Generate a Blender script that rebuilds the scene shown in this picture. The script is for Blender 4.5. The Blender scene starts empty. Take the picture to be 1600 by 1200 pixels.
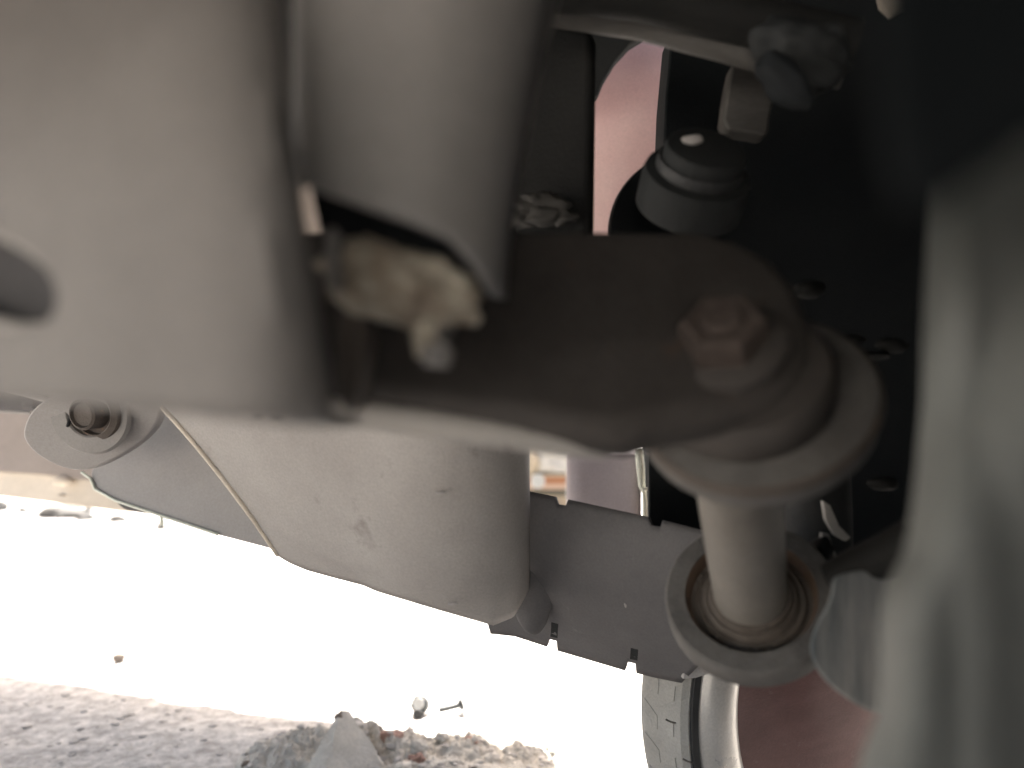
import bpy, bmesh, math, random
from mathutils import Vector, Matrix, noise

random.seed(7)
scene = bpy.context.scene
COL = scene.collection
R = math.radians

# ---------------------------------------------------------------- camera
CAM_H = 0.55
F = 1165.0            # focal length in pixels of the 1600 px wide photograph
HORIZON = 690.0       # image row of the horizon
cam_data = bpy.data.cameras.new("camera")
cam = bpy.data.objects.new("camera", cam_data)
COL.objects.link(cam)
cam.location = (0, 0, CAM_H)
cam.rotation_euler = (R(90), 0, 0)
cam_data.sensor_width = 36
cam_data.lens = 36 * F / 1600
cam_data.shift_y = (HORIZON - 600) / 1600
cam_data.clip_start = 0.005
cam_data.clip_end = 900
cam_data.dof.use_dof = True
cam_data.dof.focus_distance = 0.83
cam_data.dof.aperture_fstop = 2.8
scene.camera = cam

# ---------------------------------------------------------------- light
SUN_EL, SUN_AZ = R(62), R(-14)       # azimuth measured from +Y towards +X
world = bpy.data.worlds.new("World")
scene.world = world
world.use_nodes = True
wn = world.node_tree.nodes
wn.clear()
sky = wn.new("ShaderNodeTexSky")
sky.sky_type = 'NISHITA'
sky.sun_disc = False
sky.sun_elevation = SUN_EL
sky.sun_rotation = SUN_AZ
sky.dust_density = 6.0
sky.ozone_density = 0.3
bg = wn.new("ShaderNodeBackground")
bg.inputs['Strength'].default_value = 0.09
wo = wn.new("ShaderNodeOutputWorld")
tint = wn.new("ShaderNodeMix")          # hazy, slightly warm sky
tint.data_type, tint.blend_type = 'RGBA', 'MULTIPLY'
tint.inputs[0].default_value = 1.0
tint.inputs[7].default_value = (1.0, .93, .84, 1)
world.node_tree.links.new(sky.outputs[0], tint.inputs[6])
world.node_tree.links.new(tint.outputs[2], bg.inputs[0])
world.node_tree.links.new(bg.outputs[0], wo.inputs[0])

sun_data = bpy.data.lights.new("sun", 'SUN')
sun_data.energy = 4.2
sun_data.angle = R(0.6)
sun_data.color = (1.0, 0.96, 0.9)
sun = bpy.data.objects.new("sun", sun_data)
COL.objects.link(sun)
to_sun = Vector((math.sin(SUN_AZ) * math.cos(SUN_EL), math.cos(SUN_AZ) * math.cos(SUN_EL), math.sin(SUN_EL)))
sun.rotation_euler = to_sun.to_track_quat('Z', 'Y').to_euler()
sun.location = (0, 0, 6)

scene.view_settings.view_transform = 'Standard'
scene.view_settings.look = 'None'
scene.view_settings.exposure = 2.85
scene.view_settings.gamma = 1
scene.view_settings.use_curve_mapping = False
scene.render.engine = 'CYCLES'
scene.cycles.max_bounces = 10
scene.cycles.diffuse_bounces = 8
scene.cycles.use_denoising = True


# ---------------------------------------------------------------- helpers
def P(px, py, d):
    """Point seen at pixel (px, py) of the 1600x1200 photograph, d metres ahead."""
    return Vector(((px - 800) / F * d, d, CAM_H - (py - HORIZON) / F * d))


def plane_depth(a, b, c):
    """Depth over the image of the flat plane through three (px, py, depth) points."""
    pa, pb, pc = P(*a), P(*b), P(*c)
    n = (pb - pa).cross(pc - pa)
    o = Vector((0, 0, CAM_H))
    k = n.dot(pa - o)

    def f(px, py):
        ray = P(px, py, 1.0) - o
        return k / n.dot(ray)
    return f


def mat(name, a, b, scale=9.0, rough=0.65, metal=0.0, bump=0.25, fine=420.0, spot=None, spot_amt=0.5,
        stretch=(1, 1, 1), spec=0.35, contrast=(0.35, 0.68)):
    m = bpy.data.materials.new(name)
    m.use_nodes = True
    nt = m.node_tree
    nt.nodes.clear()
    L = nt.links.new
    out = nt.nodes.new("ShaderNodeOutputMaterial")
    bs = nt.nodes.new("ShaderNodeBsdfPrincipled")
    L(bs.outputs[0], out.inputs[0])
    tc = nt.nodes.new("ShaderNodeTexCoord")
    mp = nt.nodes.new("ShaderNodeMapping")
    mp.inputs['Scale'].default_value = stretch
    L(tc.outputs['Object'], mp.inputs[0])
    n1 = nt.nodes.new("ShaderNodeTexNoise")
    n1.inputs['Scale'].default_value = scale
    n1.inputs['Detail'].default_value = 7
    n1.inputs['Roughness'].default_value = 0.62
    L(mp.outputs[0], n1.inputs['Vector'])
    cr = nt.nodes.new("ShaderNodeValToRGB")
    cr.color_ramp.elements[0].position = contrast[0]
    cr.color_ramp.elements[0].color = (*a, 1)
    cr.color_ramp.elements[1].position = contrast[1]
    cr.color_ramp.elements[1].color = (*b, 1)
    L(n1.outputs[0], cr.inputs[0])
    colour = cr.outputs[0]
    n2 = nt.nodes.new("ShaderNodeTexNoise")
    n2.inputs['Scale'].default_value = fine
    n2.inputs['Detail'].default_value = 5
    L(mp.outputs[0], n2.inputs['Vector'])
    # fine grain in the colour
    mr = nt.nodes.new("ShaderNodeMapRange")
    mr.inputs['From Min'].default_value = 0.3
    mr.inputs['From Max'].default_value = 0.7
    mr.inputs['To Min'].default_value = 0.91
    mr.inputs['To Max'].default_value = 1.07
    L(n2.outputs[0], mr.inputs[0])
    mx = nt.nodes.new("ShaderNodeMix")
    mx.data_type = 'RGBA'
    mx.blend_type = 'MULTIPLY'
    mx.inputs['Factor'].default_value = 1.0
    L(colour, mx.inputs[6])
    L(mr.outputs[0], mx.inputs[7])
    colour = mx.outputs[2]
    if spot:
        n3 = nt.nodes.new("ShaderNodeTexNoise")
        n3.inputs['Scale'].default_value = scale * 2.7
        n3.inputs['Detail'].default_value = 8
        n3.inputs['Roughness'].default_value = 0.7
        L(mp.outputs[0], n3.inputs['Vector'])
        r3 = nt.nodes.new("ShaderNodeMapRange")
        r3.inputs['From Min'].default_value = 0.70 - 0.3 * spot_amt
        r3.inputs['From Max'].default_value = 0.80 - 0.2 * spot_amt
        L(n3.outputs[0], r3.inputs[0])
        m3 = nt.nodes.new("ShaderNodeMix")
        m3.data_type = 'RGBA'
        L(r3.outputs[0], m3.inputs[0])
        L(colour, m3.inputs[6])
        m3.inputs[7].default_value = (*spot, 1)
        colour = m3.outputs[2]
    L(colour, bs.inputs['Base Color'])
    rr = nt.nodes.new("ShaderNodeMapRange")
    rr.inputs['To Min'].default_value = max(0.05, rough - 0.12)
    rr.inputs['To Max'].default_value = min(1.0, rough + 0.12)
    L(n1.outputs[0], rr.inputs[0])
    L(rr.outputs[0], bs.inputs['Roughness'])
    bs.inputs['Metallic'].default_value = metal
    bs.inputs['Specular IOR Level'].default_value = spec
    bp = nt.nodes.new("ShaderNodeBump")
    bp.inputs['Strength'].default_value = bump
    bp.inputs['Distance'].default_value = 0.002
    L(n2.outputs[0], bp.inputs['Height'])
    L(bp.outputs[0], bs.inputs['Normal'])
    return m


def wloc(o):
    v = Vector((0, 0, 0))
    while o is not None:
        v = v + o.location
        o = o.parent
    return v


def link(name, bm, m, parent=None, bevel=0.0, seg=3, smooth=True, solid=0.0, sub=0, angle=40):
    """One mesh object; vertices are given in world space, the origin goes to their middle."""
    bm.normal_update()
    bmesh.ops.recalc_face_normals(bm, faces=bm.faces)
    c = Vector((0, 0, 0))
    for v in bm.verts:
        c += v.co
    c /= max(1, len(bm.verts))
    for v in bm.verts:
        v.co -= c
    me = bpy.data.meshes.new(name)
    bm.to_mesh(me)
    bm.free()
    me.materials.append(m)
    if smooth:
        for p in me.polygons:
            p.use_smooth = True
        me.set_sharp_from_angle(angle=R(angle))
    o = bpy.data.objects.new(name, me)
    COL.objects.link(o)
    if parent is not None:
        o.parent = parent
        o.location = c - wloc(parent)
    else:
        o.location = c
    if solid:
        s = o.modifiers.new("thickness", 'SOLIDIFY')
        s.thickness = solid
        s.offset = 0
    if bevel:
        b = o.modifiers.new("rounding", 'BEVEL')
        b.width = bevel
        b.segments = seg
        b.limit_method = 'ANGLE'
        b.angle_limit = R(35)
        b.harden_normals = True
    if sub:
        s = o.modifiers.new("subdivision", 'SUBSURF')
        s.levels = sub
        s.render_levels = sub
    return o


def empty(name, loc, label=None, cat=None, group=None):
    o = bpy.data.objects.new(name, None)
    COL.objects.link(o)
    o.location = loc
    o.empty_display_size = 0.05
    tag(o, label, cat, group)
    return o


def tag(o, label=None, cat=None, group=None, kind=None):
    if label:
        o['label'] = label
    if cat:
        o['category'] = cat
    if group:
        o['group'] = group
    if kind:
        o['kind'] = kind
    return o


def prism(name, m, parent, pts, depth, thick, bevel=0.003, seg=3, back=Vector((0, 1, 0))):
    """A plate whose face shows the outline pts (photograph pixels); depth is a number or f(px, py)."""
    bm = bmesh.new()
    f = depth if callable(depth) else (lambda x, y: depth)
    front = [bm.verts.new(P(x, y, f(x, y))) for x, y in pts]
    rear = [bm.verts.new(v.co + back * thick) for v in front]
    n = len(front)
    bm.faces.new(front)
    bm.faces.new(rear[::-1])
    for i in range(n):
        j = (i + 1) % n
        bm.faces.new((front[j], front[i], rear[i], rear[j]))
    return link(name, bm, m, parent, bevel, seg)


def smooth_outline(pts, n=3):
    """Chaikin corner cutting for rounded outlines."""
    for _ in range(n):
        q = []
        for i in range(len(pts)):
            a, b = pts[i], pts[(i + 1) % len(pts)]
            q.append((a[0] * .75 + b[0] * .25, a[1] * .75 + b[1] * .25))
            q.append((a[0] * .25 + b[0] * .75, a[1] * .25 + b[1] * .75))
        pts = q
    return pts


def sheet(name, m, parent, fn, nu, nv, solid=0.004, sub=0):
    bm = bmesh.new()
    g = [[bm.verts.new(fn(i / nu, j / nv)) for i in range(nu + 1)] for j in range(nv + 1)]
    for j in range(nv):
        for i in range(nu):
            bm.faces.new((g[j][i], g[j][i + 1], g[j + 1][i + 1], g[j + 1][i]))
    return link(name, bm, m, parent, solid=solid, sub=sub, angle=60)


def frame_of(axis):
    a = axis.normalized()
    t = Vector((0, 0, 1)) if abs(a.z) < 0.9 else Vector((1, 0, 0))
    u = a.cross(t).normalized()
    return a, u, a.cross(u).normalized()


def lathe(name, m, parent, c, axis, prof, n=64, bevel=0.0, wob=0.0, angle=40):
    """Revolve the profile [(radius, distance along axis)] about axis through c."""
    a, u, w = frame_of(axis)
    bm = bmesh.new()
    rows = []
    for (r, h) in prof:
        if r < 1e-6:
            rows.append([bm.verts.new(c + a * h)])
            continue
        row = []
        for k in range(n):
            t = 2 * math.pi * k / n
            rr = r * (1 + wob * noise.noise(Vector((math.cos(t) * 2, math.sin(t) * 2, h * 60))))
            row.append(bm.verts.new(c + a * h + (u * math.cos(t) + w * math.sin(t)) * rr))
        rows.append(row)
    for A, B in zip(rows, rows[1:]):
        for k in range(n):
            k2 = (k + 1) % n
            if len(A) == 1 and len(B) == 1:
                continue
            if len(A) == 1:
                bm.faces.new((A[0], B[k], B[k2]))
            elif len(B) == 1:
                bm.faces.new((A[k], B[0], A[k2]))
            else:
                bm.faces.new((A[k], B[k], B[k2], A[k2]))
    return link(name, bm, m, parent, bevel, angle=angle)


def tube(name, m, parent, pts, radii, n=20, cap=True):
    if not isinstance(radii, (list, tuple)):
        radii = [radii] * len(pts)
    bm = bmesh.new()
    rows = []
    for i, p in enumerate(pts):
        d = (pts[min(i + 1, len(pts) - 1)] - pts[max(i - 1, 0)])
        a, u, w = frame_of(d)
        rows.append([bm.verts.new(p + (u * math.cos(2 * math.pi * k / n) + w * math.sin(2 * math.pi * k / n)) * radii[i])
                     for k in range(n)])
    for A, B in zip(rows, rows[1:]):
        for k in range(n):
            bm.faces.new((A[k], A[(k + 1) % n], B[(k + 1) % n], B[k]))
    if cap:
        bm.faces.new(rows[0][::-1])
        bm.faces.new(rows[-1])
    return link(name, bm, m, parent)


def box(name, m, parent, lo, hi, bevel=0.003):
    bm = bmesh.new()
    bmesh.ops.create_cube(bm, size=1)
    lo, hi = Vector(lo), Vector(hi)
    for v in bm.verts:
        v.co = Vector(((v.co.x + .5) * (hi.x - lo.x) + lo.x, (v.co.y + .5) * (hi.y - lo.y) + lo.y,
                       (v.co.z + .5) * (hi.z - lo.z) + lo.z))
    return link(name, bm, m, parent, bevel)


def lump(name, m, parent, c, rad, amp=0.3, freq=3.0, sub=3, seed=0, squash=(1, 1, 1), cut=None, rot=0.0):
    """An uneven stone or clod."""
    bm = bmesh.new()
    bmesh.ops.create_icosphere(bm, subdivisions=sub, radius=1)
    off = Vector((seed * 3.7, seed * 1.3, seed * 2.1))
    ca, sa = math.cos(rot), math.sin(rot)
    for v in bm.verts:
        d = v.co.normalized()
        k = 1 + amp * noise.noise(d * freq * .5 + off) + amp * .5 * noise.noise(d * freq * 1.4 + off)
        q = Vector((d.x * squash[0], d.y * squash[1], d.z * squash[2])) * (rad * k)
        v.co = c + Vector((q.x * ca - q.z * sa, q.y, q.x * sa + q.z * ca))
        if cut is not None and v.co.z < cut:
            v.co.z = cut
    return link(name, bm, m, parent, angle=50)


def cut_away(o, cutter_bm):
    """Cut a real opening into o and drop the cutter."""
    me = bpy.data.meshes.new("cutter")
    bmesh.ops.recalc_face_normals(cutter_bm, faces=cutter_bm.faces)
    cutter_bm.to_mesh(me)
    cutter_bm.free()
    k = bpy.data.objects.new("cutter", me)
    COL.objects.link(k)
    b = o.modifiers.new("cut", 'BOOLEAN')
    b.operation = 'DIFFERENCE'
    b.object = k
    b.solver = 'EXACT'
    bpy.context.view_layer.update()
    dg = bpy.context.evaluated_depsgraph_get()
    new = bpy.data.meshes.new_from_object(o.evaluated_get(dg))
    o.modifiers.clear()
    o.data = new
    for p in new.polygons:
        p.use_smooth = True
    new.set_sharp_from_angle(angle=R(35))
    bpy.data.objects.remove(k)


# ---------------------------------------------------------------- materials
M = {}
M['dust_steel'] = mat("dusty_painted_steel", (.150, .136, .124), (.225, .207, .190), 5, .62, bump=.12, spot=(.115, .105, .095), spot_amt=.2)
M['bracket'] = mat("dusty_bracket_steel", (.215, .20, .185), (.27, .252, .235), 7, .6, bump=.1)
M['arm'] = mat("brown_forged_steel", (.042, .037, .033), (.070, .062, .056), 14, .7, bump=.5, spot=(.085, .058, .044), spot_amt=.35, spec=.2)
M['sleeve'] = mat("grey_worn_steel", (.138, .124, .107), (.19, .174, .152), 14, .62, bump=.25, spec=.2, spot=(.2, .17, .14), spot_amt=.3)
M['ring'] = mat("pitted_grey_rubber", (.088, .082, .076), (.145, .136, .126), 30, .8, spec=.15, bump=.6, spot=(.1, .1, .1), spot_amt=.35)
M['rust'] = mat("brown_rust", (.105, .068, .046), (.155, .103, .07), 30, .85, bump=.6, spot=(.12, .09, .075), spot_amt=.5)
M['cup'] = mat("rusty_dark_steel", (.062, .049, .040), (.092, .076, .064), 25, .75, bump=.4, spot=(.2, .11, .06), spot_amt=.35)
M['nut'] = mat("dull_rusty_nut", (.058, .045, .038), (.088, .070, .060), 60, .85, bump=.6, spot=(.035, .028, .024), spot_amt=.4, spec=.15)
M['pale_lip'] = mat("worn_pale_edge", (.42, .395, .365), (.50, .475, .44), 12, .55, bump=.1)  # unused; light caught on the hole's edge put into the colour
M['sill_face'] = mat("brown_grey_underseal", (.19, .158, .136), (.25, .213, .187), 7, .75, bump=.3, stretch=(.4, 1, 1))
M['lip'] = mat("pale_dusty_lip", (.30, .28, .255), (.37, .345, .315), 12, .6, bump=.2, spot=(.2, .175, .15), spot_amt=.3)  # light on edges and in a gap, put into the colour
M['collar'] = mat("dirt_packed_steel", (.095, .078, .064), (.15, .128, .108), 34, .85, bump=.6, spot=(.06, .05, .043), spot_amt=.4, spec=.15)
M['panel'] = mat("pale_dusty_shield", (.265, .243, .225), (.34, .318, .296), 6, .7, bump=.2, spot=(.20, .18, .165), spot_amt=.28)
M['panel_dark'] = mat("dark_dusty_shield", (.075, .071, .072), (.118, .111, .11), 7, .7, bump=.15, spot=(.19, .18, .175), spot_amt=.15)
M['panel_mid'] = mat("grey_dusty_shield", (.31, .29, .274), (.37, .348, .33), 6, .7, bump=.12)
M['tan'] = mat("tan_dusty_sill", (.46, .40, .325), (.58, .51, .42), 12, .75, bump=.3, spot=(.36, .31, .26), spot_amt=.25, stretch=(.4, 1, 1))
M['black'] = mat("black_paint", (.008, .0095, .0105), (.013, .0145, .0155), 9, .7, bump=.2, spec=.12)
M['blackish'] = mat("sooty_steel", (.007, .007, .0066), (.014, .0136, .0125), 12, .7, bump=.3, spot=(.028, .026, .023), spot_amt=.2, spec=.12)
M['sooty_bar'] = mat("grey_sooty_bar", (.046, .043, .039), (.085, .08, .073), 20, .6, bump=.3, stretch=(.25, 1, 1), spot=(.07, .065, .06), spot_amt=.4, spec=.15)
M['cast'] = mat("grey_green_casting", (.086, .092, .085), (.120, .121, .112), 7, .65, bump=.2, spot=(.075, .075, .07), spot_amt=.3, stretch=(1, 1, .45))
M['barrel'] = mat("streaked_grey_casting", (.062, .070, .073), (.23, .222, .206), 22, .7, bump=.3, stretch=(1, 1, .12), contrast=(.4, .6))
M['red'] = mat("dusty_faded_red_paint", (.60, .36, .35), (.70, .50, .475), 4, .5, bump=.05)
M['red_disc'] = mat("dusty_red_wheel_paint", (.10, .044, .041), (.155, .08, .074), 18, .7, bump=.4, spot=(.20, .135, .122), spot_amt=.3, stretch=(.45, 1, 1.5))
M['chrome'] = mat("worn_bright_metal", (.52, .49, .45), (.60, .57, .53), 10, .32, metal=.25, bump=.04)
M['tyre'] = mat("dusty_tyre_rubber", (.27, .262, .238), (.36, .35, .325), 14, .8, bump=.35)
M['rubber'] = mat("black_rubber", (.02, .02, .02), (.035, .035, .035), 20, .6, bump=.2)
M['foam'] = mat("beige_crumbling_foam", (.17, .125, .09), (.54, .49, .39), 60, .9, bump=.9, spot=(.10, .062, .045), spot_amt=.45)
M['mauve'] = mat("mauve_grey_panel", (.29, .25, .265), (.34, .30, .315), 8, .6, bump=.1)
M['whitish'] = mat("pale_torn_plastic", (.6, .62, .52), (.72, .73, .63), 60, .6, bump=.5)  # torn plastic; also paints the sunlit line of the hem
M['slot'] = mat("dark_grey_clip", (.014, .0152, .0156), (.022, .023, .0225), 9, .7, spec=.15)
M['bright'] = mat("bare_bright_steel", (.5, .5, .48), (.62, .62, .6), 20, .35, metal=.6, bump=.1)
M['stone'] = mat("grey_stone", (.36, .35, .335), (.50, .485, .46), 30, .85, bump=.6)
M['far_stone'] = mat("dull_grey_stone", (.085, .083, .08), (.13, .128, .122), 20, .9, bump=.6)
M['dark_stone'] = mat("dark_brown_stone", (.13, .105, .09), (.2, .17, .145), 30, .85, bump=.6)
M['red_clod'] = mat("reddish_brick_chip", (.21, .125, .1), (.30, .2, .165), 30, .9, bump=.6)
M['rubble'] = mat("pale_crumbled_mortar", (.36, .345, .31), (.53, .515, .47), 34, .95, bump=1.0, fine=260, spot=(.17, .145, .12), spot_amt=.35)
M['slab'] = mat("grey_mortar_slab", (.50, .475, .425), (.60, .57, .515), 30, .9, bump=.8, fine=220)
M['rusty_bolt'] = mat("rusty_bolt_steel", (.07, .06, .055), (.13, .11, .1), 80, .7, metal=.2, bump=.4)

# ground
gm = bpy.data.materials.new("dusty_concrete_ground")
gm.use_nodes = True
nt = gm.node_tree
nt.nodes.clear()
LK = nt.links.new
out = nt.nodes.new("ShaderNodeOutputMaterial")
bs = nt.nodes.new("ShaderNodeBsdfPrincipled")
LK(bs.outputs[0], out.inputs[0])
bs.inputs['Roughness'].default_value = .9
bs.inputs['Specular IOR Level'].default_value = .2
tc = nt.nodes.new("ShaderNodeTexCoord")


def gnoise(scale, detail=6, rough=.6):
    n = nt.nodes.new("ShaderNodeTexNoise")
    n.inputs['Scale'].default_value = scale
    n.inputs['Detail'].default_value = detail
    n.inputs['Roughness'].default_value = rough
    LK(tc.outputs['Object'], n.inputs['Vector'])
    return n


ga, gb, gc = gnoise(2.2), gnoise(38, 8, .7), gnoise(190, 4)
r1 = nt.nodes.new("ShaderNodeValToRGB")
r1.color_ramp.elements[0].position, r1.color_ramp.elements[0].color = .3, (.45, .44, .425, 1)
r1.color_ramp.elements[1].position, r1.color_ramp.elements[1].color = .7, (.54, .53, .51, 1)
LK(ga.outputs[0], r1.inputs[0])
r2 = nt.nodes.new("ShaderNodeValToRGB")
r2.color_ramp.elements[0].position, r2.color_ramp.elements[0].color = .36, (.62, .6, .59, 1)
r2.color_ramp.elements[1].position, r2.color_ramp.elements[1].color = .52, (1, 1, 1, 1)
e = r2.color_ramp.elements.new(.66)
e.color = (1.35, 1.32, 1.3, 1)
LK(gb.outputs[0], r2.inputs[0])
gmx = nt.nodes.new("ShaderNodeMix")
gmx.data_type, gmx.blend_type = 'RGBA', 'MULTIPLY'
gmx.inputs[0].default_value = 1
LK(r1.outputs[0], gmx.inputs[6])
LK(r2.outputs[0], gmx.inputs[7])
LK(gmx.outputs[2], bs.inputs['Base Color'])
gadd = nt.nodes.new("ShaderNodeMath")
gadd.operation = 'ADD'
LK(gb.outputs[0], gadd.inputs[0])
LK(gc.outputs[0], gadd.inputs[1])
gbp = nt.nodes.new("ShaderNodeBump")
gbp.inputs['Strength'].default_value = .8
gbp.inputs['Distance'].default_value = .006
LK(gadd.outputs[0], gbp.inputs['Height'])
LK(gbp.outputs[0], bs.inputs['Normal'])


def ground_z(x, y):
    k = max(0.0, 1 - max(0, abs(x) - 1.5) / 2) * max(0.0, 1 - max(0, abs(y - 1.2) - 1.5) / 2)
    if k <= 0:
        return 0.0
    v = Vector((x, y, 0))
    return k * (.010 * noise.noise(v * 2.4) + .007 * noise.noise(Vector((v.x * 7, v.y * 11, 2))) + .0032 * noise.noise(Vector((v.x * 20, v.y * 34, 5))))


def axis_lines(a, b, step, far):
    s = []
    v = a
    while v < b:
        s.append(v)
        v += step
    lo, hi, st = a, b, step
    left, right = [], []
    while hi < far:
        right.append(hi)
        st *= 1.35
        hi += st
    st = step
    while lo > -far:
        st *= 1.35
        lo -= st
        left.append(lo)
    return left[::-1] + s + right


gx = axis_lines(-1.3, .8, .014, 400)
gy = axis_lines(1.0, 2.2, .014, 400)
bm = bmesh.new()
gv = [[bm.verts.new((x, y, ground_z(x, y))) for x in gx] for y in gy]
for j in range(len(gy) - 1):
    for i in range(len(gx) - 1):
        bm.faces.new((gv[j][i], gv[j][i + 1], gv[j + 1][i + 1], gv[j + 1][i]))
tag(link("ground", bm, gm), kind='structure', label="dusty sunlit concrete ground under and beyond the vehicle")

# ================================================================= the vehicle
V = empty("parked_vehicle", (0.2, 0.6, 0.0),
          "dusty vehicle with red body panels, seen from below with its grey suspension arm and bushings", "vehicle")

# ---- closed shell above and to the right: floor pan, arch, side
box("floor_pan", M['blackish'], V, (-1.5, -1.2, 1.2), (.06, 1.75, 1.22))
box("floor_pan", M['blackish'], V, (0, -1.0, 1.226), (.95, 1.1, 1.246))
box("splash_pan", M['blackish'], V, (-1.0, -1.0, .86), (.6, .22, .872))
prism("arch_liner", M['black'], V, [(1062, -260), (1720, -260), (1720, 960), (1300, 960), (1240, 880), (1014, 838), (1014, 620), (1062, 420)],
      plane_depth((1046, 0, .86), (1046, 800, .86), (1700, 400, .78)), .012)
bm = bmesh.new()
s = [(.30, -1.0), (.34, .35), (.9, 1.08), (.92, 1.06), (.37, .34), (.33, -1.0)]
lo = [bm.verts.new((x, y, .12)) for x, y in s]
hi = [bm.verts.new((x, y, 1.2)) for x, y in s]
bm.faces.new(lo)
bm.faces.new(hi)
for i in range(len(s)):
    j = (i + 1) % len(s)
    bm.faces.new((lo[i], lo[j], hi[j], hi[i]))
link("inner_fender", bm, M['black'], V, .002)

# ---- A: the wide plate close to the lens, with a punched hole
dA = .215
plate_front = plane_depth((0, 100, .235), (330, 100, .205), (300, 620, .212))
bm = bmesh.new()
outline_top, outline_bottom = [], []
prof = [(-260, 0), (60, 0), (215, 0), (265, .0006), (310, .0022), (348, .0050), (378, .0090), (398, .014), (408, .03)]
rows = []
nz = 36
for j in range(nz + 1):
    t = j / nz
    row = []
    for k, (px, dd) in enumerate(prof):
        slant = 104 if k >= 2 else 104 * max(0, (px + 260) / 500)
        tt = max(0, (t - .255) / .745)
        x = px + slant * (tt ** 1.15)
        ybot = 596 + (x + 40) * .083
        y = -420 + (ybot + 420) * t
        row.append((x, y, dd))
    rows.append(row)
g = []
for row in rows:
    g.append([bm.verts.new(P(x, y, plate_front(min(x, 420), y) + dd + .040 * min(1, max(0, 330 - y) / 490) ** 2)) for x, y, dd in row])
# bottom return: rolls under and runs back
for (dy, dz) in ((.002, -.0016), (.006, -.0028), (.014, -.003), (.07, -.001)):
    g.append([bm.verts.new(v.co + Vector((0, dy * (1 if k < len(prof) - 2 else .6), dz))) for k, v in enumerate(g[nz])])
for j in range(len(g) - 1):
    for i in range(len(prof) - 1):
        bm.faces.new((g[j][i], g[j][i + 1], g[j + 1][i + 1], g[j + 1][i]))
plate = link("crossmember", bm, M['dust_steel'], V, solid=.004, angle=80)
# punched hole at the left with a rolled lip
hc = P(2, 436, plate_front(2, 436))
bm = bmesh.new()
ns = 48
ell = [(hc.x + (.0250) * math.cos(2 * math.pi * k / ns), hc.z + .0140 * math.sin(2 * math.pi * k / ns) - .35 * .0240 * math.cos(2 * math.pi * k / ns)) for k in range(ns)]
c0 = [bm.verts.new((x, hc.y - .03, z)) for x, z in ell]
c1 = [bm.verts.new((x, hc.y + .03, z)) for x, z in ell]
bm.faces.new(c0)
bm.faces.new(c1[::-1])
for k in range(ns):
    k2 = (k + 1) % ns
    bm.faces.new((c0[k], c0[k2], c1[k2], c1[k]))
cut_away(plate, bm)
lip_pts = []
for k in range(ns + 1):
    x, z = ell[k % ns]
    lip_pts.append(Vector((x, hc.y - .0022 + (x - hc.x) * -.1, z)))
tube("hole_lip", M['lip'], plate, lip_pts, .0018, 12, cap=False)  # pale colour paints the light caught on the rolled edge
prism("inner_web", M['panel_dark'], V, [(-420, -200), (330, -200), (420, 560), (-420, 560)],
      plane_depth((0, 0, .262), (0, 400, .25), (300, 300, .25)), .004)
prism("side_flange", M['cup'], V, smooth_outline([(520, 478), (574, 486), (564, 570), (548, 636), (530, 640)], 1), .285, .03, .003)  # dark colour stands in for the shade on the plate's side

# ---- B: upright square bracket with an open lower end and crumbling foam in it
dB = .262
BR = empty("upright_bracket", P(640, 300, dB))
BR.parent = V
BR.location = P(640, 300, dB) - V.location
bm = bmesh.new()
prof = [(466, 466, .05, 292), (466, 466, .006, 292), (471, 471, .001, 291), (484, 482, -.0012, 293), (540, 530, -.0012, 310), (650, 640, 0, 350), (690, 668, .0015, 362),
        (735, 700, .007, 376), (790, 742, .016, 420), (835, 772, .034, 462), (866, 786, .062, 468)]
g = []
nz = 34
for j in range(nz + 1):
    t = j / nz
    row = []
    for xt, xb, dd, yb in prof:
        y = -420 + (yb + 420) * t
        q = min(1.0, max(0.0, 1 - max(0, y + 60) / 520))
        row.append(bm.verts.new(P(xb + (xt - xb) * q ** 1.4 * 1.2, y, dB + dd)))
    g.append(row)
for j in range(nz):
    for i in range(len(prof) - 1):
        bm.faces.new((g[j][i], g[j][i + 1], g[j + 1][i + 1], g[j + 1][i]))
link("channel", bm, M['bracket'], BR, solid=.0035, angle=80)
prism("flange_tab", M['dust_steel'], BR, smooth_outline([(506, 352), (532, 356), (532, 440), (524, 452), (508, 446)], 2), dB + .004, .035, .0015)
prism("rear_wall", M['black'], BR, [(480, 270), (760, 300), (760, 400), (690, 395), (500, 365)], dB + .05, .004, .001)  # black stands in for the shadow inside the channel
fm = bmesh.new()
bmesh.ops.create_icosphere(fm, subdivisions=5, radius=1)
fc = P(625, 446, dB + .02)
for v in fm.verts:
    d = v.co.normalized()
    k = 1 + .22 * noise.noise(d * 1.7 + Vector((3, 1, 2))) + .16 * noise.noise(d * 4.5) + .06 * noise.noise(d * 13)
    q = Vector((d.x * .0285, d.y * .016, d.z * .0150)) * k
    a = R(-17)
    v.co = fc + Vector((q.x * math.cos(a) - q.z * math.sin(a), q.y, q.x * math.sin(a) + q.z * math.cos(a)))
link("foam_plug", fm, M['foam'], BR, angle=70)
tube("foam_stub", M['foam'], BR, [P(690, 440, dB + .024), P(676, 490, dB + .022), P(668, 530, dB + .02), P(672, 556, dB + .02)], [.010, .0085, .0062, .0055], 14)
tube("bolt_tip", M['dust_steel'], BR, [P(702, 452, dB + .03), P(690, 520, dB + .018), P(684, 548, dB + .016), P(682, 572, dB + .016)], [.004, .0045, .0062, .005], 14)

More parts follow.
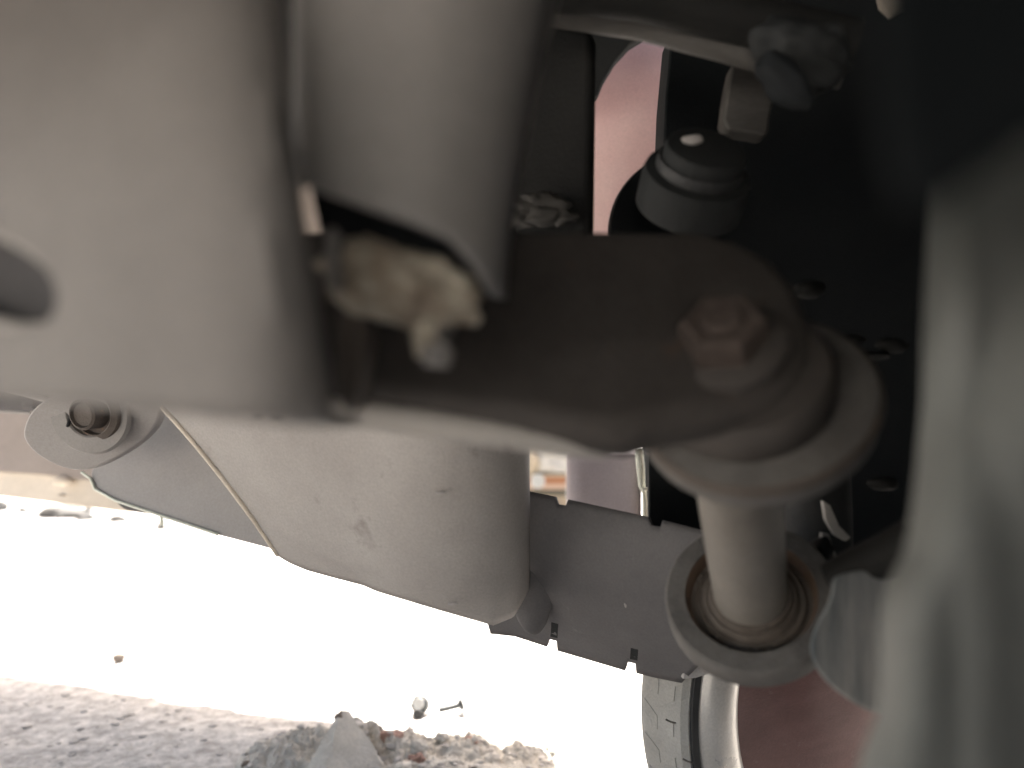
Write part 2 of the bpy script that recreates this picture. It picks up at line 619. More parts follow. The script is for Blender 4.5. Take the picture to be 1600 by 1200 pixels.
# ---- C: heavy forged arm with an eye, nut, bushing discs, sleeve and ring on one inclined pin
dC = plane_depth((240, 640, .335), (1132, 545, .372), (1132, 690, .338))
ARM = prism("suspension_arm", M['arm'], V, [
    (150, 352), (800, 350), (1085, 352), (1150, 368), (1210, 400), (1250, 448), (1270, 510), (1270, 555), (1250, 590), (1210, 615), (1140, 636), (1060, 652),
    (1000, 664), (962, 674), (905, 666), (800, 648), (690, 634), (560, 616), (440, 606), (150, 580)], dC, .027, .011, 6, back=Vector((.28, .725, -.627)).normalized())
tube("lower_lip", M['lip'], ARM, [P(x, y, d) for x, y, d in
     ((150, 590, .352), (330, 622, .346), (560, 646, .350), (690, 664, .352), (800, 680, .354), (880, 694, .356), (940, 700, .360), (1000, 694, .365))], [.006, .0065, .007, .007, .0068, .0062, .0055, .003], 16)  # pale strip paints ground light along the arm's bottom edge
lump("weld_bead", M['bracket'], ARM, P(790, 692, .352), .0034, seed=3, sub=2)
for x, w in ((404, 6), (432, 9), (455, 5)):
    lump("grease_fleck", M['black'], ARM, P(x, 656, .3405), w / F * .4, seed=x, sub=2, squash=(1, .4, .6))

Nc, Rc = P(1132, 545, .375), P(1172, 930, .56)
AX = (Rc - Nc).normalized()
LEN = (Rc - Nc).length


def on_axis(t, shift=0.0):
    return Nc + (Rc - Nc) * t + Vector((shift, 0, 0))


PIN = empty("bushing_pin", on_axis(.3))
PIN.parent = V
PIN.location = on_axis(.3) - V.location
# hex nut with a washer and the stud end
hexp = on_axis(0)
lathe("nut", M['nut'], PIN, hexp, AX, [(.0115, -.0185), (.0125, -.0205), (.0185, -.0205), (.0212, -.018), (.0222, -.004), (.0222, 0), (.0115, 0), (.0115, -.0185)], 6, .001)
lathe("stud_end", M['nut'], PIN, hexp, AX, [(0, -.023), (.0085, -.023), (.0105, -.021), (.0105, .01), (0, .01)], 32)
lathe("washer", M['arm'], PIN, hexp, AX, [(0, -.006), (.0285, -.006), (.031, -.004), (.031, .002), (0, .002)], 64)
lathe("boss", M['arm'], PIN, on_axis(.10, .008), AX, [(0, -.012), (.042, -.012), (.0455, -.008), (.046, .010), (.043, .015), (0, .015)], 80)
dc = on_axis(.145, .013)
DISC = lathe("upper_bushing_disc", M['ring'], PIN, dc, AX, [(0, -.004), (.052, -.004), (.0605, -.003), (.0625, .001), (.0625, .012), (.060, .015), (0, .015)], 96)
lathe("rusty_rim", M['cup'], DISC, dc, AX, [(.0612, -.0035), (.0632, -.002), (.0638, .0015), (.0628, .004), (.0612, .0012), (.0612, -.0035)], 96, wob=.008)
lathe("sleeve", M['sleeve'], PIN, on_axis(.22), AX, [(0, 0), (.0255, 0), (.0262, LEN * .40), (.0268, LEN * .76), (.0265, LEN * .82), (0, LEN * .82)], 64)
RING = lathe("lower_bushing_ring", M['ring'], PIN, Rc, AX, [(.0475, -.004), (.0610, -.004), (.0628, -.002), (.0632, .006), (.0632, .019), (.061, .022), (.045, .022), (.0468, .004), (.0475, -.004)], 96, wob=.006)
lathe("rusty_seat", M['rust'], RING, Rc, AX, [(.0477, -.0036), (.0468, .002), (.0462, .008), (.0440, .012), (.0445, .004), (.0477, -.0036)], 80, wob=.01)
lathe("cup_washer", M['collar'], RING, Rc, AX, [(.0468, .003), (.0455, .0085), (.0412, .0095), (.0398, .0055), (.0385, .0045), (.0372, .0060), (.0350, .0062), (.0340, .0020), (.0325, .0005), (.0308, .0015), (.0295, -.0035),
      (.026, -.004), (0, .004), (0, .016), (.0465, .018), (.0468, .003)], 96, wob=.010)
for k in range(26):
    t = random.uniform(.9, 5.4)
    r = random.uniform(.036, .046)
    a_, u2, w2 = frame_of(AX)
    lump("packed_grit", M['collar'], RING, Rc + a_ * .006 + (u2 * math.cos(t) + w2 * math.sin(t)) * r, random.uniform(.0008, .0022), seed=k, sub=1, amp=.4)

# ---- D: pale tapered shield below the arm
def bottom_d(x):
    pts = [(150, 800), (436, 866), (452, 876), (480, 888), (520, 899), (570, 912), (590, 921), (680, 948), (770, 974), (800, 962), (818, 930), (830, 905)]
    for (x0, y0), (x1, y1) in zip(pts, pts[1:]):
        if x <= x1:
            return y0 + (y1 - y0) * (x - x0) / (x1 - x0)
    return pts[-1][1]


dD = plane_depth((240, 640, .80), (436, 866, .80), (770, 900, .66))


def shield_pt(u, v):
    xr = 824
    for _ in range(3):
        xl = 174 + (v ** .93) * 262
    x = xl + (xr - xl) * (1 - (1 - u) ** 1.35)
    y = 560 + (bottom_d(x) - 560) * v
    d = dD(x, y)
    k = max(0, (x - 600) / (xr - 600))
    d += .125 * (1 - math.sqrt(max(0, 1 - k * k))) + .012 * k * k
    kb = max(0, (v - .86) / .14)
    d += .018 * kb * kb
    d += .0022 * noise.noise(Vector((x * .006, y * .006, 3))) + .0007 * noise.noise(Vector((x * .03, y * .03, 1)))
    return P(x, y, d)


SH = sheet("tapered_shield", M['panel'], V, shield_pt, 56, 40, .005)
tube("rolled_edge", M['tan'], SH, [shield_pt(0, v / 14) + Vector((0, -.003, 0)) for v in range(4, 15)], .0032, 10)
for x, y in ((708, 943), (592, 816), (416, 782), (688, 770), (540, 850)):
    lump("dent_chip", M['panel_mid'], SH, P(x, y, dD(x, y) + (.006 if x == 708 else .0)), .0036, seed=x, sub=2, squash=(1.4, .3, .5))

# ---- E: dark slotted shield further back
dE = plane_depth((800, 780, .93), (820, 985, .90), (1062, 1060, .80))
top_e = [(640, 728), (828, 768), (867.8, 776), (868.2, 776), (872, 788), (886, 790), (890, 781), (890.4, 781), (1013.8, 808), (1014.2, 808), (1019, 821), (1034, 823), (1037, 813), (1110, 832)]
bot_e = [(640, 900), (760, 960), (767.8, 988), (806, 992), (855.8, 1008), (856.2, 1008), (860, 996), (871, 999), (872.2, 1014), (977.8, 1045), (978.2, 1045), (982, 1031), (994, 1034), (995.4, 1049), (1030, 1057), (1066, 1064), (1110, 1020)]


def interp(pts, x):
    for (xa, ya), (xb, yb) in zip(pts, pts[1:]):
        if x <= xb:
            return ya + (yb - ya) * (x - xa) / (xb - xa)
    return pts[-1][1]


def bend(x, y):
    t, b_ = 768 + (x - 828) * .227, 985 + (x - 768) * .268
    q = max(0.0, min(1.1, (y - t) / (b_ - t)))
    return dE(x, y) - .145 + .15 * q ** 1.8 - .03 * q


cols = sorted(set([p[0] for p in top_e + bot_e] + list(range(650, 1110, 15))))
sheet_cols = [[P(x, interp(top_e, x) + (interp(bot_e, x) - interp(top_e, x)) * j / 22, bend(x, interp(top_e, x) + (interp(bot_e, x) - interp(top_e, x)) * j / 22)) for j in range(23)] for x in cols]
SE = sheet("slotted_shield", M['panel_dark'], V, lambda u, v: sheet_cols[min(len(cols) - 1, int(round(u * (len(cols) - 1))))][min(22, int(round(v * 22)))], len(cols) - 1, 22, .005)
for x0, y0, x1, y1 in ((861, 972, 873, 998), (985, 1012, 998, 1033)):
    prism("slot_clip", M['slot'], SE, [(x0, y0), (x1, y0 + 3), (x1 - 1, y1), (x0 - 2, y1 - 3)], lambda x, y: bend(x, y) - .005, .004, .0008)  # dark box, the shade of a recessed slot put into its colour
lump("shield_rib", M['panel_dark'], SE, P(832, 884, bend(832, 884) + .014), .074, amp=.04, seed=9, sub=4, squash=(.36, .17, 1.0))
lump("chip_mark", M['panel'], SE, P(978, 942, bend(978, 942) - .002), .003, seed=4, sub=2, squash=(.6, .3, 1.6))
prism("corner_gusset", M['panel_mid'], V, [(1078, 975), (1066, 1062), (1088, 1060), (1118, 1050), (1156, 1026), (1160, 960)], .755, .02, .002)

# ---- F, G, H, I: left background under the pale shield
dF = plane_depth((150, 740, 1.08), (300, 700, 1.06), (430, 860, .98))
SF = prism("rear_shield", M['panel_mid'], V, [(142, 742), (150, 700), (180, 560), (520, 560), (640, 800), (640, 900), (436, 861), (340, 836), (252, 808), (180, 784), (148, 766)], dF, .02, .002)
tube("bright_hem", M['whitish'], SF, [P(x, y, dF(x, y) - .002) for x, y in ((128, 738), (142, 748), (148, 764), (180, 782), (252, 806), (340, 835))], .0022, 8)  # sunlight along the hem is painted with a whitish colour
tube("hem_tail", M['whitish'], SF, [P(252, 806, 1.03), P(253, 822, 1.03)], .0022, 8)
prism("rear_lobe", M['panel_dark'], V, smooth_outline([(180, 780), (260, 800), (254, 806), (228, 803), (198, 798), (186, 790)], 2), 1.2, .03, .002)
dG = plane_depth((40, 680, .93), (240, 640, .93), (120, 735, .97))
HB = prism("rounded_mount", M['panel_mid'], V, smooth_outline([(34, 672), (50, 636), (100, 606), (120, 560), (240, 560), (252, 640), (240, 672), (200, 705), (140, 735), (100, 733), (58, 712), (38, 690)], 2), dG, .018, .003)
for x, y in ((104, 670), (176, 676)):
    lathe("bolt_hole", M['black'], HB, P(x, y, dG(x, y) - .0085), Vector((0, -1, .1)), [(0, .0012), (.0035, .0012), (.0048, 0), (0, 0)], 20)
tube("slot_groove", M['black'], HB, [P(x, y, dG(x, y) - .0085) for x, y in ((106, 666), (110, 652), (112, 640))], .0022, 8)
lathe("hub_plate", M['bracket'], HB, P(142, 648, dG(142, 648)), Vector((0, -1, -.15)), [(.047, -.002), (.050, .0), (.047, .005), (.028, .006), (.026, .004), (.026, -.002)], 56)
lathe("hub", M['cup'], HB, P(150, 645, dG(150, 645)), Vector((-.25, -1, -.15)), [(0, .02), (.014, .02), (.016, .024), (.019, .022), (.0195, 0), (.026, -.002), (.027, .006), (.034, .003), (.035, -.002)], 48)
dH = plane_depth((0, 776, 1.95), (812, 800, 1.42), (0, 300, 1.97))
bm_pts = [(-760, 690), (-760, 738), (0, 776), (60, 783), (120, 791), (190, 800), (240, 803), (420, 822), (600, 830), (812, 800), (812, 230), (-760, 230)]
SILL = prism("sill", M['tan'], V, bm_pts, dH, .05, .004)
prism("sill_face", M['sill_face'], SILL, [(-760, 240), (800, 240), (800, 770), (470, 775), (145, 752), (60, 742), (0, 738), (-760, 690)], lambda x, y: dH(x, y) - .022, .02, .006)
lump("sill_knob", M['tan'], SILL, P(97, 752, dH(97, 752) - .03), .02, amp=.15, seed=2, sub=3, squash=(1.3, .6, .6))
tube("crack", M['cup'], SILL, [P(92, 773, dH(92, 773) - .003), P(102, 774, dH(102, 774) - .003)], .002, 6)
prism("wheel_well", M['blackish'], V, [(-300, 560), (60, 560), (70, 612), (48, 640), (0, 641), (-300, 640)], 1.5, .02, .003)
tube("brake_pipe", M['panel_mid'], V, [P(-80, 600, 1.2), P(0, 604, 1.2), P(40, 614, 1.2), P(80, 626, 1.2)], .005, 12)
tube("exhaust_pipe", M['panel_dark'], V, [P(-120, 630, 1.3), P(0, 629, 1.3), P(60, 630, 1.3)], .016, 20)
tube("pipe_bracket", M['bracket'], V, [P(-80, 641, 1.25), P(0, 642, 1.25), P(48, 645, 1.25)], .0035, 10)

# ---- O-R: dark recess above the arm
tube("frame_rail", M['sooty_bar'], V, [P(760, 8, .56), P(870, 18, .56), P(1000, 36, .555), P(1130, 66, .55), P(1250, 96, .545), P(1320, 112, .54)], [.011, .011, .0115, .013, .015, .012], 24)
tube("upper_rail", M['blackish'], V, [P(820, -22, .53), P(1000, -6, .53), P(1180, 34, .53), P(1330, 72, .53)], [.015, .016, .017, .018], 24)
lump("rail_joint", M['slot'], V, P(1262, 92, .525), .028, amp=.35, freq=2.2, sub=4, seed=5, squash=(1.25, 1, .75), rot=-.35)
lump("rubber_boot", M['black'], V, P(1225, 128, .50), .016, amp=.2, sub=3, seed=2, squash=(1.5, 1, .7), rot=-.8)
POST = prism("front_post", M['blackish'], V, [(770, 10), (868, 24), (934, 40), (930, 350), (924, 420), (770, 420)], plane_depth((780, 200, .64), (930, 200, .60), (850, 400, .62)), .06, .012, 4)
for i, (x, y, r) in enumerate(((815, 322, .012), (838, 314, .012), (862, 322, .013), (848, 336, .014), (878, 338, .010), (812, 342, .012), (830, 338, .011))):
    lump("mud_cake", M['sooty_bar'], POST, P(x, y, .60), r * .8, amp=.45, seed=i, sub=3, squash=(1.5, .7, .8))
prism("rear_post", M['black'], V, [(1050, 40), (1160, 60), (1150, 300), (1034, 300), (1040, 150)], .74, .05, .003)
prism("lit_bracket", M['sooty_bar'], V, smooth_outline([(1148, 84), (1198, 92), (1204, 130), (1214, 150), (1204, 176), (1202, 214), (1170, 206), (1128, 202), (1136, 140)], 1), .60, .02, .004)
bc = P(1092, 268, .56)
BA = Vector((.1, -.72, .62))
BU = empty("upper_bushing", bc)
BU.parent = V
BU.location = bc - V.location
lathe("bushing_cap", M['slot'], BU, bc, BA, [(.041, -.03), (.0415, -.006), (.040, -.001), (.033, .001), (.030, .006), (.0305, .014), (.029, .019), (.022, .021), (.012, .0205), (0, .0225)], 72)
lathe("bushing_groove", M['rubber'], BU, bc, BA, [(.0325, -.004), (.0335, .004), (.0322, .009), (.030, .007), (.030, -.004)], 72)
lump("worn_spot", M['panel_mid'], BU, bc + BA.normalized() * .021 + Vector((-.011, -.002, .003)), .005, seed=1, sub=2, squash=(1.6, .5, .8))
lathe("spring_disc", M['black'], V, P(1082, 366, .66), Vector((0, -1, .05)), [(0, -.01), (.072, -.01), (.075, 0), (.073, .008), (0, .008)], 72)
prism("beige_tag", M['tan'], V, [(1370, -20), (1428, -20), (1424, 8), (1392, 24), (1376, 8)], .55, .006, .001)
for i, (x, y, w, h) in enumerate(((1265, 452, 28, 16), (1332, 530, 22, 10), (1395, 540, 26, 14), (1360, 556, 34, 8), (1380, 755, 26, 12))):
    lump("greasy_bolt", M['blackish'], V, P(x, y, .58), w / F * .55, seed=i + 3, sub=2, squash=(1, .6, h / w), amp=.25)
for pts in (((1286, 782), (1298, 790), (1312, 822), (1330, 840), (1322, 846), (1304, 836), (1290, 812)), ((1284, 832), (1296, 834), (1302, 856), (1318, 888), (1306, 884), (1292, 866), (1284, 852))):
    prism("bright_clip", M['lip'], V, list(pts), .60, .006, .001)  # pale slivers added for a bright gap, its light put into their colour
lump("dark_clamp", M['black'], V, P(1284, 866, .585), .012, seed=7, sub=3, amp=.2, squash=(.7, 1, 1.2))
tube("dark_hose", M['rubber'], V, [P(1262, 700, .66), P(1266, 800, .65), P(1274, 880, .64), P(1290, 960, .62)], [.034, .034, .030, .024], 20)
tube("lower_hose", M['blackish'], V, [P(1300, 905, .50), P(1340, 885, .49), P(1385, 868, .47), P(1440, 838, .45)], [.012, .013, .014, .014], 20)

# ---- M, N: grey castings on the right
prism("streaked_housing", M['barrel'], V, smooth_outline([(1296, 895), (1300, 930), (1270, 980), (1262, 1020), (1284, 1062), (1330, 1098), (1368, 1116), (1440, 1124), (1520, 1110), (1520, 890), (1400, 884)], 2), .47, .07, .012, 6, back=Vector((.5, 1, -.3)).normalized())


def edge_n(y):
    pts = [(-200, 1446), (240, 1444), (500, 1438), (640, 1434), (760, 1424), (840, 1414), (880, 1404), (910, 1386), (940, 1374), (980, 1370), (1060, 1370), (1120, 1366), (1150, 1352), (1200, 1336), (1300, 1312)]
    for (y0, x0), (y1, x1) in zip(pts, pts[1:]):
        if y <= y1:
            return x0 + (x1 - x0) * (y - y0) / (y1 - y0)
    return pts[-1][1]


def cast_pt(u, v):
    y = -180 + 1480 * v
    x0 = edge_n(y) + 20
    x = x0 + (1960 - x0) * (u ** 1.7)
    s = (x - x0) / F * .22
    d = .225
    k = max(0, 1 - s / .012)
    d += .016 * k * k                                   # rounded edge
    top = max(0, (560 - y) / 740)
    d += .34 * top ** 2.0                               # leans away upwards
    d += .010 * noise.noise(Vector((x * .0035, y * .0028, 1.5))) + .006 * noise.noise(Vector((x * .012, y * .004, 4)))
    g = (x - 1500) * .62 + (y - 620) * .4
    d += .010 * math.exp(-(g / 60) ** 2)                # a diagonal hollow
    return P(x, y, d)


CAST = sheet("near_casting", M['cast'], V, cast_pt, 60, 80, .006)
bp = cast_pt(.30, .79)
lump("shiny_rivet", M['bright'], CAST, P(1434, 990, .222), .0034, amp=.15, seed=2, sub=3, squash=(.8, .6, 1.6))

M['soot'] = mat("matt_black_rubber", (.004, .005, .0055), (.007, .008, .0085), 9, .8, bump=.1, spec=.05)
prism("rubber_flap", M['soot'], V, smooth_outline([(1380, -620), (2500, -620), (2500, 30), (1800, 130), (1640, 200), (1550, 265), (1475, 320), (1415, 315), (1385, 160)], 3), .095, .004, .0015)  # added dark flap close to the lens, darkens the casting's upper end

# ---- L: red wheel with tyre at the bottom, seen from its inner side
WC = P(1306, 1066, .93)
WA = Vector((.52, -.85, 0)).normalized()
WH = empty("wheel", WC)
WH.parent = V
WH.location = WC - V.location
WR = .268
tread = [(WR - .016, .006), (WR - .008, .008), (WR - .002, .002), (WR, -.008), (WR, -.052), (WR - .004, -.062), (WR - .02, -.070), (WR - .06, -.076)]
TY = lathe("tyre", M['tyre'], WH, WC, WA, tread, 128, angle=30)
a, u_, w_ = frame_of(WA)
tb = bmesh.new()
nb = 44
for k in range(nb):
    t0 = 2 * math.pi * k / nb
    for h0, h1, sg in ((-.006, -.027, 1), (-.031, -.052, -1)):
        def tp(t, h, r):
            return WC + a * h + (u_ * math.cos(t) + w_ * math.sin(t)) * r
        w0, lean = .055, .05 * sg
        q = [tp(t0, h0, WR + .0005), tp(t0 + w0, h0, WR + .0005), tp(t0 + w0 + lean, h1, WR + .0005), tp(t0 + lean, h1, WR + .0005)]
        b = [tp(t0, h0, WR - .002), tp(t0 + w0, h0, WR - .002), tp(t0 + w0 + lean, h1, WR - .002), tp(t0 + lean, h1, WR - .002)]
        qv = [tb.verts.new(p) for p in q]
        bv = [tb.verts.new(p) for p in b]
        tb.faces.new(qv)
        for i in range(4):
            j = (i + 1) % 4
            tb.faces.new((qv[i], qv[j], bv[j], bv[i]))
tr = link("tread", tb, M['tyre'], TY)
tag(tr, kind='stuff')
for i, (x, y) in enumerate(((1048, 1128), (1075, 1190))):
    tube("dry_twig", M['rusty_bolt'], TY, [P(x - 8, y - 4, .74), P(x, y, .74), P(x + 8, y + 2, .74)], .0009, 6)
roll = [(WR - .020 - .030 * (1 - math.cos(math.pi * k / 12)), .004 + .020 * math.sin(math.pi * k / 12)) for k in range(13)]
RIM = lathe("rim", M['chrome'], WH, WC, WA, roll, 160, angle=80)
lathe("bead_gap", M['rubber'], RIM, WC, WA, [(WR - .010, .006), (WR - .011, .0105), (WR - .019, .0115), (WR - .020, .004)], 128)
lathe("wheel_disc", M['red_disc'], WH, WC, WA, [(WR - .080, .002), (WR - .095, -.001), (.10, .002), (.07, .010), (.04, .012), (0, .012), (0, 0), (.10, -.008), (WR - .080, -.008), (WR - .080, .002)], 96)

# ---- Q: red body panel through the upper gap
def red_pt(u, v):
    x = 860 + 260 * u
    y = -30 + 430 * v
    return P(x, y, 1.16 + .10 * (u - .5) ** 2 + .05 * (v - .5) ** 2)


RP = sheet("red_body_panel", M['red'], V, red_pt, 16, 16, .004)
prism("arch_lip", M['slot'], V, [(880, 10), (1012, 10), (1008, 56), (985, 70), (962, 95), (944, 125), (934, 150), (880, 160)], 1.08, .02, .004)  # dark plate painted for the wheel-arch shadow at the panel's corner

# ---- T: pieces in the low gap between arm and slotted shield
prism("mauve_panel", M['mauve'], V, [(888, 690), (1006, 690), (1006, 840), (888, 840)], plane_depth((890, 760, 1.16), (1000, 760, 1.10), (950, 820, 1.12)), .06, .032, 8)
tube("torn_seal", M['whitish'], V, [P(998, 700, 1.06), P(1001, 730, 1.06), P(1003, 760, 1.06), P(1007, 770, 1.06), P(1009, 812, 1.06)], [.006, .006, .005, .0035, .004], 10)
tube("torn_strand", M['whitish'], V, [P(1004, 765, 1.05), P(1014, 764, 1.05), P(1024, 758, 1.05)], [.003, .0022, .0012], 8)
prism("black_box", M['black'], V, [(1012, 690), (1110, 690), (1110, 850), (1012, 850)], 1.09, .05, .004)

# ================================================================= things on the ground
def gp(px, d, lift=0.0):
    x = (px - 800) / F * d
    return Vector((x, d, ground_z(x, d) + lift))


rr2 = random.Random(11)
# crumbled mortar heap
RC = Vector((-.16, 1.33, 0))
RUB = empty("mortar_heap", RC, "low heap of crumbled grey mortar with a pointed slab on the dusty ground", "rubble heap")


def heap_h(x, y):
    px = x / y * F + 800
    b = 0.0
    for cx, cy, rx, ry, h in ((560, 1.31, .075, .08, .046), (480, 1.29, .12, .10, .034), (620, 1.31, .09, .08, .034), (720, 1.31, .11, .08, .027), (830, 1.29, .10, .08, .024), (905, 1.27, .08, .06, .014), (650, 1.22, .25, .10, .018)):
        gx_, gy_ = (cx - 800) / F * cy, cy
        q = ((x - gx_) / rx) ** 2 + ((y - gy_) / ry) ** 2
        b = max(b, h * max(0, 1 - q) ** .8)
    n = noise.noise(Vector((x, y, 0)) * 22) * .5 + noise.noise(Vector((x, y, 1)) * 55) * .42 + abs(noise.noise(Vector((x, y, 2)) * 110)) * .36 + noise.noise(Vector((x, y, 3)) * 240) * .14
    if b <= .0005:
        return -.006
    return b * (1 + .7 * n) + .004 * n


def heap_pt(u, v):
    x = -.58 + .76 * u
    y = 1.10 + .36 * v
    return Vector((x, y, ground_z(x, y) + heap_h(x, y)))


ho = sheet("loose_mortar", M['rubble'], RUB, heap_pt, 380, 180, 0)
tag(ho, kind='stuff')
# the pointed slab
bm = bmesh.new()
tip = P(534, 1111, 1.262)
b0 = [P(502, 1172, 1.27), P(468, 1208, 1.21), P(505, 1228, 1.18), P(600, 1196, 1.23), P(568, 1152, 1.30)]
bv = [bm.verts.new(Vector((p.x, p.y, max(-.002, p.z)))) for p in b0]
t1 = bm.verts.new(tip)
t2 = bm.verts.new(tip + Vector((.012, .01, -.004)))
t3 = bm.verts.new(tip + Vector((-.008, .016, -.006)))
bm.faces.new(bv)
ringv = [bv[0], bv[1], bv[2], bv[3], bv[4]]
tops = [t1, t1, t1, t2, t3]
for i in range(5):
    j = (i + 1) % 5
    vs = [ringv[i], ringv[j], tops[j], tops[i]]
    vs = [v for k, v in enumerate(vs) if v not in vs[:k]]
    bm.faces.new(vs)
bm.faces.new((t1, t2, t3))
bmesh.ops.subdivide_edges(bm, edges=bm.edges, cuts=9, use_grid_fill=True)
bmesh.ops.triangulate(bm, faces=bm.faces)
for v in bm.verts:
    q = v.co * 60
    v.co += Vector((noise.noise(q), noise.noise(q + Vector((9, 0, 0))), noise.noise(q + Vector((0, 9, 0))))) * .0030 + Vector((noise.noise(q * .35), noise.noise(q * .35 + Vector((4, 0, 0))), noise.noise(q * .35 + Vector((0, 4, 0))))) * .008 * max(0, min(1, (tip.z - v.co.z) / .02))
link("pointed_slab", bm, M['slab'], RUB, angle=30)
lump("slab_tip", M['dark_stone'], RUB, P(531, 1120, 1.262), .0085, seed=4, sub=3, amp=.4)
for i, (x, y, d, r, mm) in enumerate(((612, 1152, 1.30, .017, 'red_clod'), (566, 1142, 1.31, .009, 'rubble'), (655, 1168, 1.27, .012, 'rubble'), (652, 1186, 1.24, .011, 'red_clod'),
                                      (735, 1162, 1.31, .014, 'red_clod'), (800, 1176, 1.28, .013, 'rubble'), (690, 1152, 1.31, .010, 'rubble'), (436, 1192, 1.24, .013, 'red_clod'),
                                      (452, 1178, 1.27, .012, 'slab'), (385, 1196, 1.24, .008, 'dark_stone'), (860, 1180, 1.29, .010, 'rubble'), (770, 1186, 1.25, .011, 'slab'),
                                      (590, 1140, 1.32, .008, 'dark_stone'), (630, 1200, 1.22, .012, 'slab'), (710, 1194, 1.23, .012, 'rubble'), (410, 1170, 1.29, .016, 'rubble'))):
    lump("clod", M[mm], RUB, P(x, y, d), r, seed=i + 11, sub=3, amp=.5, squash=(1.2, 1, .8))

# loose grit on the heap
gb2 = bmesh.new()
for i in range(420):
    x, y = rr2.uniform(-.48, .10), rr2.uniform(1.17, 1.42)
    h = heap_h(x, y)
    if h < .004:
        continue
    r = rr2.choice((.0014, .002, .003, .0045, .006)) * rr2.uniform(.7, 1.2)
    c = Vector((x, y, ground_z(x, y) + h + r * .2))
    res = bmesh.ops.create_icosphere(gb2, subdivisions=1, radius=1)
    for v in res['verts']:
        q = v.co.copy()
        v.co = c + Vector((q.x * r * 1.2, q.y * r, q.z * r * .8)) * (1 + .6 * noise.noise(q * 2 + Vector((i, 3, 0))))
tag(link("heap_grit", gb2, M['stone'], RUB), kind='stuff')

# round cap and bolt behind the heap
M['gunmetal'] = mat("dark_worn_metal", (.045, .05, .052), (.075, .08, .082), 60, .45, metal=.3, bump=.2)
cp = gp(655, 1.50, .016)
CAPT = empty("metal_cap", cp, "small dark round metal cap with a pale face standing tilted behind the mortar heap", "cap")
lathe("shell", M['gunmetal'], CAPT, cp + Vector((0, 0, .006)), Vector((-.1, -.8, .5)), [(0, .006), (.010, .0055), (.0155, .004), (.0175, -.002), (.0185, -.012), (.017, -.012), (.0155, -.003), (0, .001)], 32)
lathe("pale_face", M['bright'], CAPT, cp + Vector((-.0005, -.0052, .0085)), Vector((-.1, -.8, .5)), [(0, .002), (.0105, .0015), (.0115, 0), (0, 0)], 28)
lathe("dark_mouth", M['rubber'], CAPT, cp + Vector((-.001, -.016, -.008)), Vector((-.2, -1, .2)), [(0, .005), (.0085, .005), (.0105, 0), (.010, -.006), (0, -.006)], 20)
bb = gp(704, 1.49, .013)
BOLT = empty("loose_bolt", bb, "short rusty bolt lying on the bright ground beside the round metal cap", "bolt")
tube("shank", M['gunmetal'], BOLT, [bb + Vector((-.023, 0, -.003)), bb + Vector((-.008, 0, .000)), bb + Vector((.016, .004, .005))], .0055, 12)
lathe("head", M['gunmetal'], BOLT, bb + Vector((.018, .004, .006)), Vector((1, .15, .3)), [(0, -.002), (.0105, -.002), (.0115, 0), (.0110, .007), (0, .008)], 6)

# stones
tag(lump("stone", M['dark_stone'], None, gp(186, 1.845, .011), .0135, seed=5, sub=3, amp=.4, rot=.5), "single dark pebble alone on the bright ground, well before the far stones", "stone")
far = [(98, 5.42, .155, (1.25, .8, .36), "long flat pale stone, largest of the far row of stones"),
       (112, 5.9, .055, (1.4, .8, .5), "thin grey stone just above the largest far stone"),
       (138, 5.85, .035, (1, 1, .8), "small dark stone at the upper end of the far row"),
       (134, 5.2, .045, (1.2, .8, .8), "two-pronged grey stone just past the end of the largest far stone"),
       (152, 5.35, .035, (1.3, .8, .5), "thin slanting stone beside the two-pronged far stone"),
       (184, 5.1, .05, (1.2, .8, .7), "rounded grey stone in the middle of the gap before the tallest far stone"),
       (252, 4.65, .045, (.6, .6, 1.1), "upright narrow stone under the edge of the rear shield"),
       (37, 5.75, .04, (1, 1, .8), "small pale stone between the frame edge and the largest far stone"),
       (2, 5.9, .06, (.8, .8, .9), "grey stone cut off by the picture edge in the far row")]
for i, (x, d, r, sq, lab) in enumerate(far):
    o = lump("far_stone", M['far_stone'], None, gp(x, d, r * sq[2] * .45), r, seed=i + 20, sub=3, amp=.5, squash=sq)
    tag(o, lab, "stone", "stones far out on the sunlit ground")
# small gravel and grit scattered on the shaded ground
gb_ = bmesh.new()
rr = random.Random(3)
for i in range(800):
    y = rr.uniform(1.2, 1.62) if i % 3 else rr.uniform(1.55, 2.05)
    x = rr.uniform(-1.5, .1)
    r = rr.choice((.0012, .0016, .002, .003, .0045, .006)) * rr.uniform(.7, 1.3)
    if i % 3 == 0 and rr.random() < (y - 1.55) * 1.8:
        continue
    c = Vector((x, y, ground_z(x, y) + r * .25))
    st = len(gb_.verts)
    res = bmesh.ops.create_icosphere(gb_, subdivisions=1, radius=1)
    for v in res['verts']:
        q = v.co
        v.co = c + Vector((q.x * r * 1.5, q.y * r * 1.2, q.z * r * .42)) * (1 + .5 * noise.noise(q * 2 + Vector((i, 0, 0))))
tag(link("gravel", gb_, M['stone']), kind='stuff', label="fine grit scattered over the dusty ground")

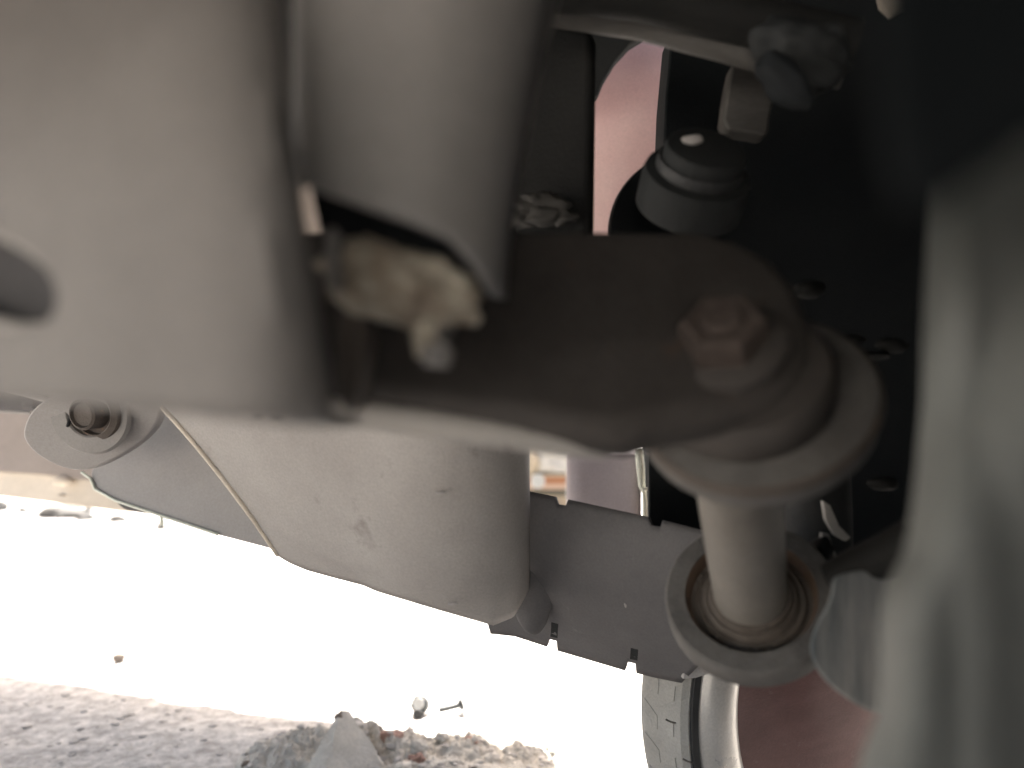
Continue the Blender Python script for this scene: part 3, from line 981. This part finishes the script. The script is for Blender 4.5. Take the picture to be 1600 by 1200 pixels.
# striped carton with pale bags on it, far out in the sun
bx = gp(790, 5.6)
CT = empty("striped_carton", bx, "orange and brown striped carton with a round white emblem, seen through the low gap", "carton")
M['carton'] = mat("pale_carton", (.20, .155, .105), (.24, .19, .13), 5, .7)
M['orange'] = mat("orange_print", (.14, .055, .02), (.17, .07, .028), 5, .6)
M['olive'] = mat("olive_brown_print", (.04, .034, .02), (.055, .046, .028), 5, .6)
M['peach'] = mat("peach_print", (.24, .16, .11), (.28, .19, .135), 5, .6)
M['emblem'] = mat("white_emblem", (.27, .27, .25), (.3, .3, .28), 5, .5)
M['emblem_ink'] = mat("grey_emblem_ink", (.11, .12, .12), (.13, .14, .14), 5, .5)
M['bag'] = mat("pale_paper_bag", (.24, .225, .20), (.30, .285, .255), 8, .7, bump=.5)
M['tanbag'] = mat("tan_paper_bag", (.2, .165, .115), (.25, .205, .15), 8, .7, bump=.5)
x1 = (888 - 800) / F * 5.6
x0 = x1 - .62
zt = P(800, 741, 5.6).z
box("carton_body", M['carton'], CT, (x0, 5.6, 0), (x1, 6.0, zt), .006)
z_of = lambda y: P(800, y, 5.6).z
for nm, mm, ya, yb in (("orange_band", 'orange', 745, 756), ("peach_band", 'peach', 756.4, 764), ("olive_band", 'olive', 764.4, 775)):
    box(nm, M[mm], CT, (x0 + .004, 5.594, z_of(yb)), (x1 - .012, 5.602, z_of(ya)), .001)
ec = P(840, 752, 5.59)
EM = lathe("emblem", M['emblem'], CT, ec, Vector((0, -1, 0)), [(0, .003), (.052, .003), (.054, 0), (0, 0)], 40)
lathe("emblem_ring", M['emblem_ink'], EM, ec + Vector((0, -.0035, 0)), Vector((0, -1, 0)), [(.027, .001), (.033, .001), (.033, 0), (.027, 0), (.027, .001)], 32)
for ang in (20, 140, 260):
    p0 = ec + Vector((0, -.0045, 0))
    tube("emblem_stroke", M['emblem_ink'], EM, [p0, p0 + Vector((math.cos(R(ang)) * .026, 0, math.sin(R(ang)) * .026))], .0025, 6)
box("corner_strip", M['emblem'], CT, (x1 - .014, 5.588, z_of(780)), (x1 + .008, 5.60, z_of(739)), .002)
for i, (xa, xb, ya, yb, mm, lab) in enumerate(((770, 852, 694, 741, 'tanbag', "tan paper bag slumped on the striped carton under the white bag"), (826, 904, 698, 741, 'bag', "crumpled white paper bag on the striped carton by its corner strip"))):
    bm = bmesh.new()
    bmesh.ops.create_icosphere(bm, subdivisions=4, radius=1)
    c = P((xa + xb) / 2, (ya + yb) / 2, 5.72 + i * .04)
    for v in bm.verts:
        d = v.co.normalized()
        k = 1 + .3 * noise.noise(d * 1.6 + Vector((i * 7, 0, 0))) + .12 * abs(noise.noise(d * 4))
        v.co = c + Vector((d.x * (xb - xa) / 2, d.y * 30, d.z * (yb - ya) / 1.25)) * (k * 5.7 / F)
        v.co.z = max(v.co.z, zt + .001)
    tag(link("paper_bag", bm, M[mm], angle=25), lab, "bag", "bags on the striped carton")
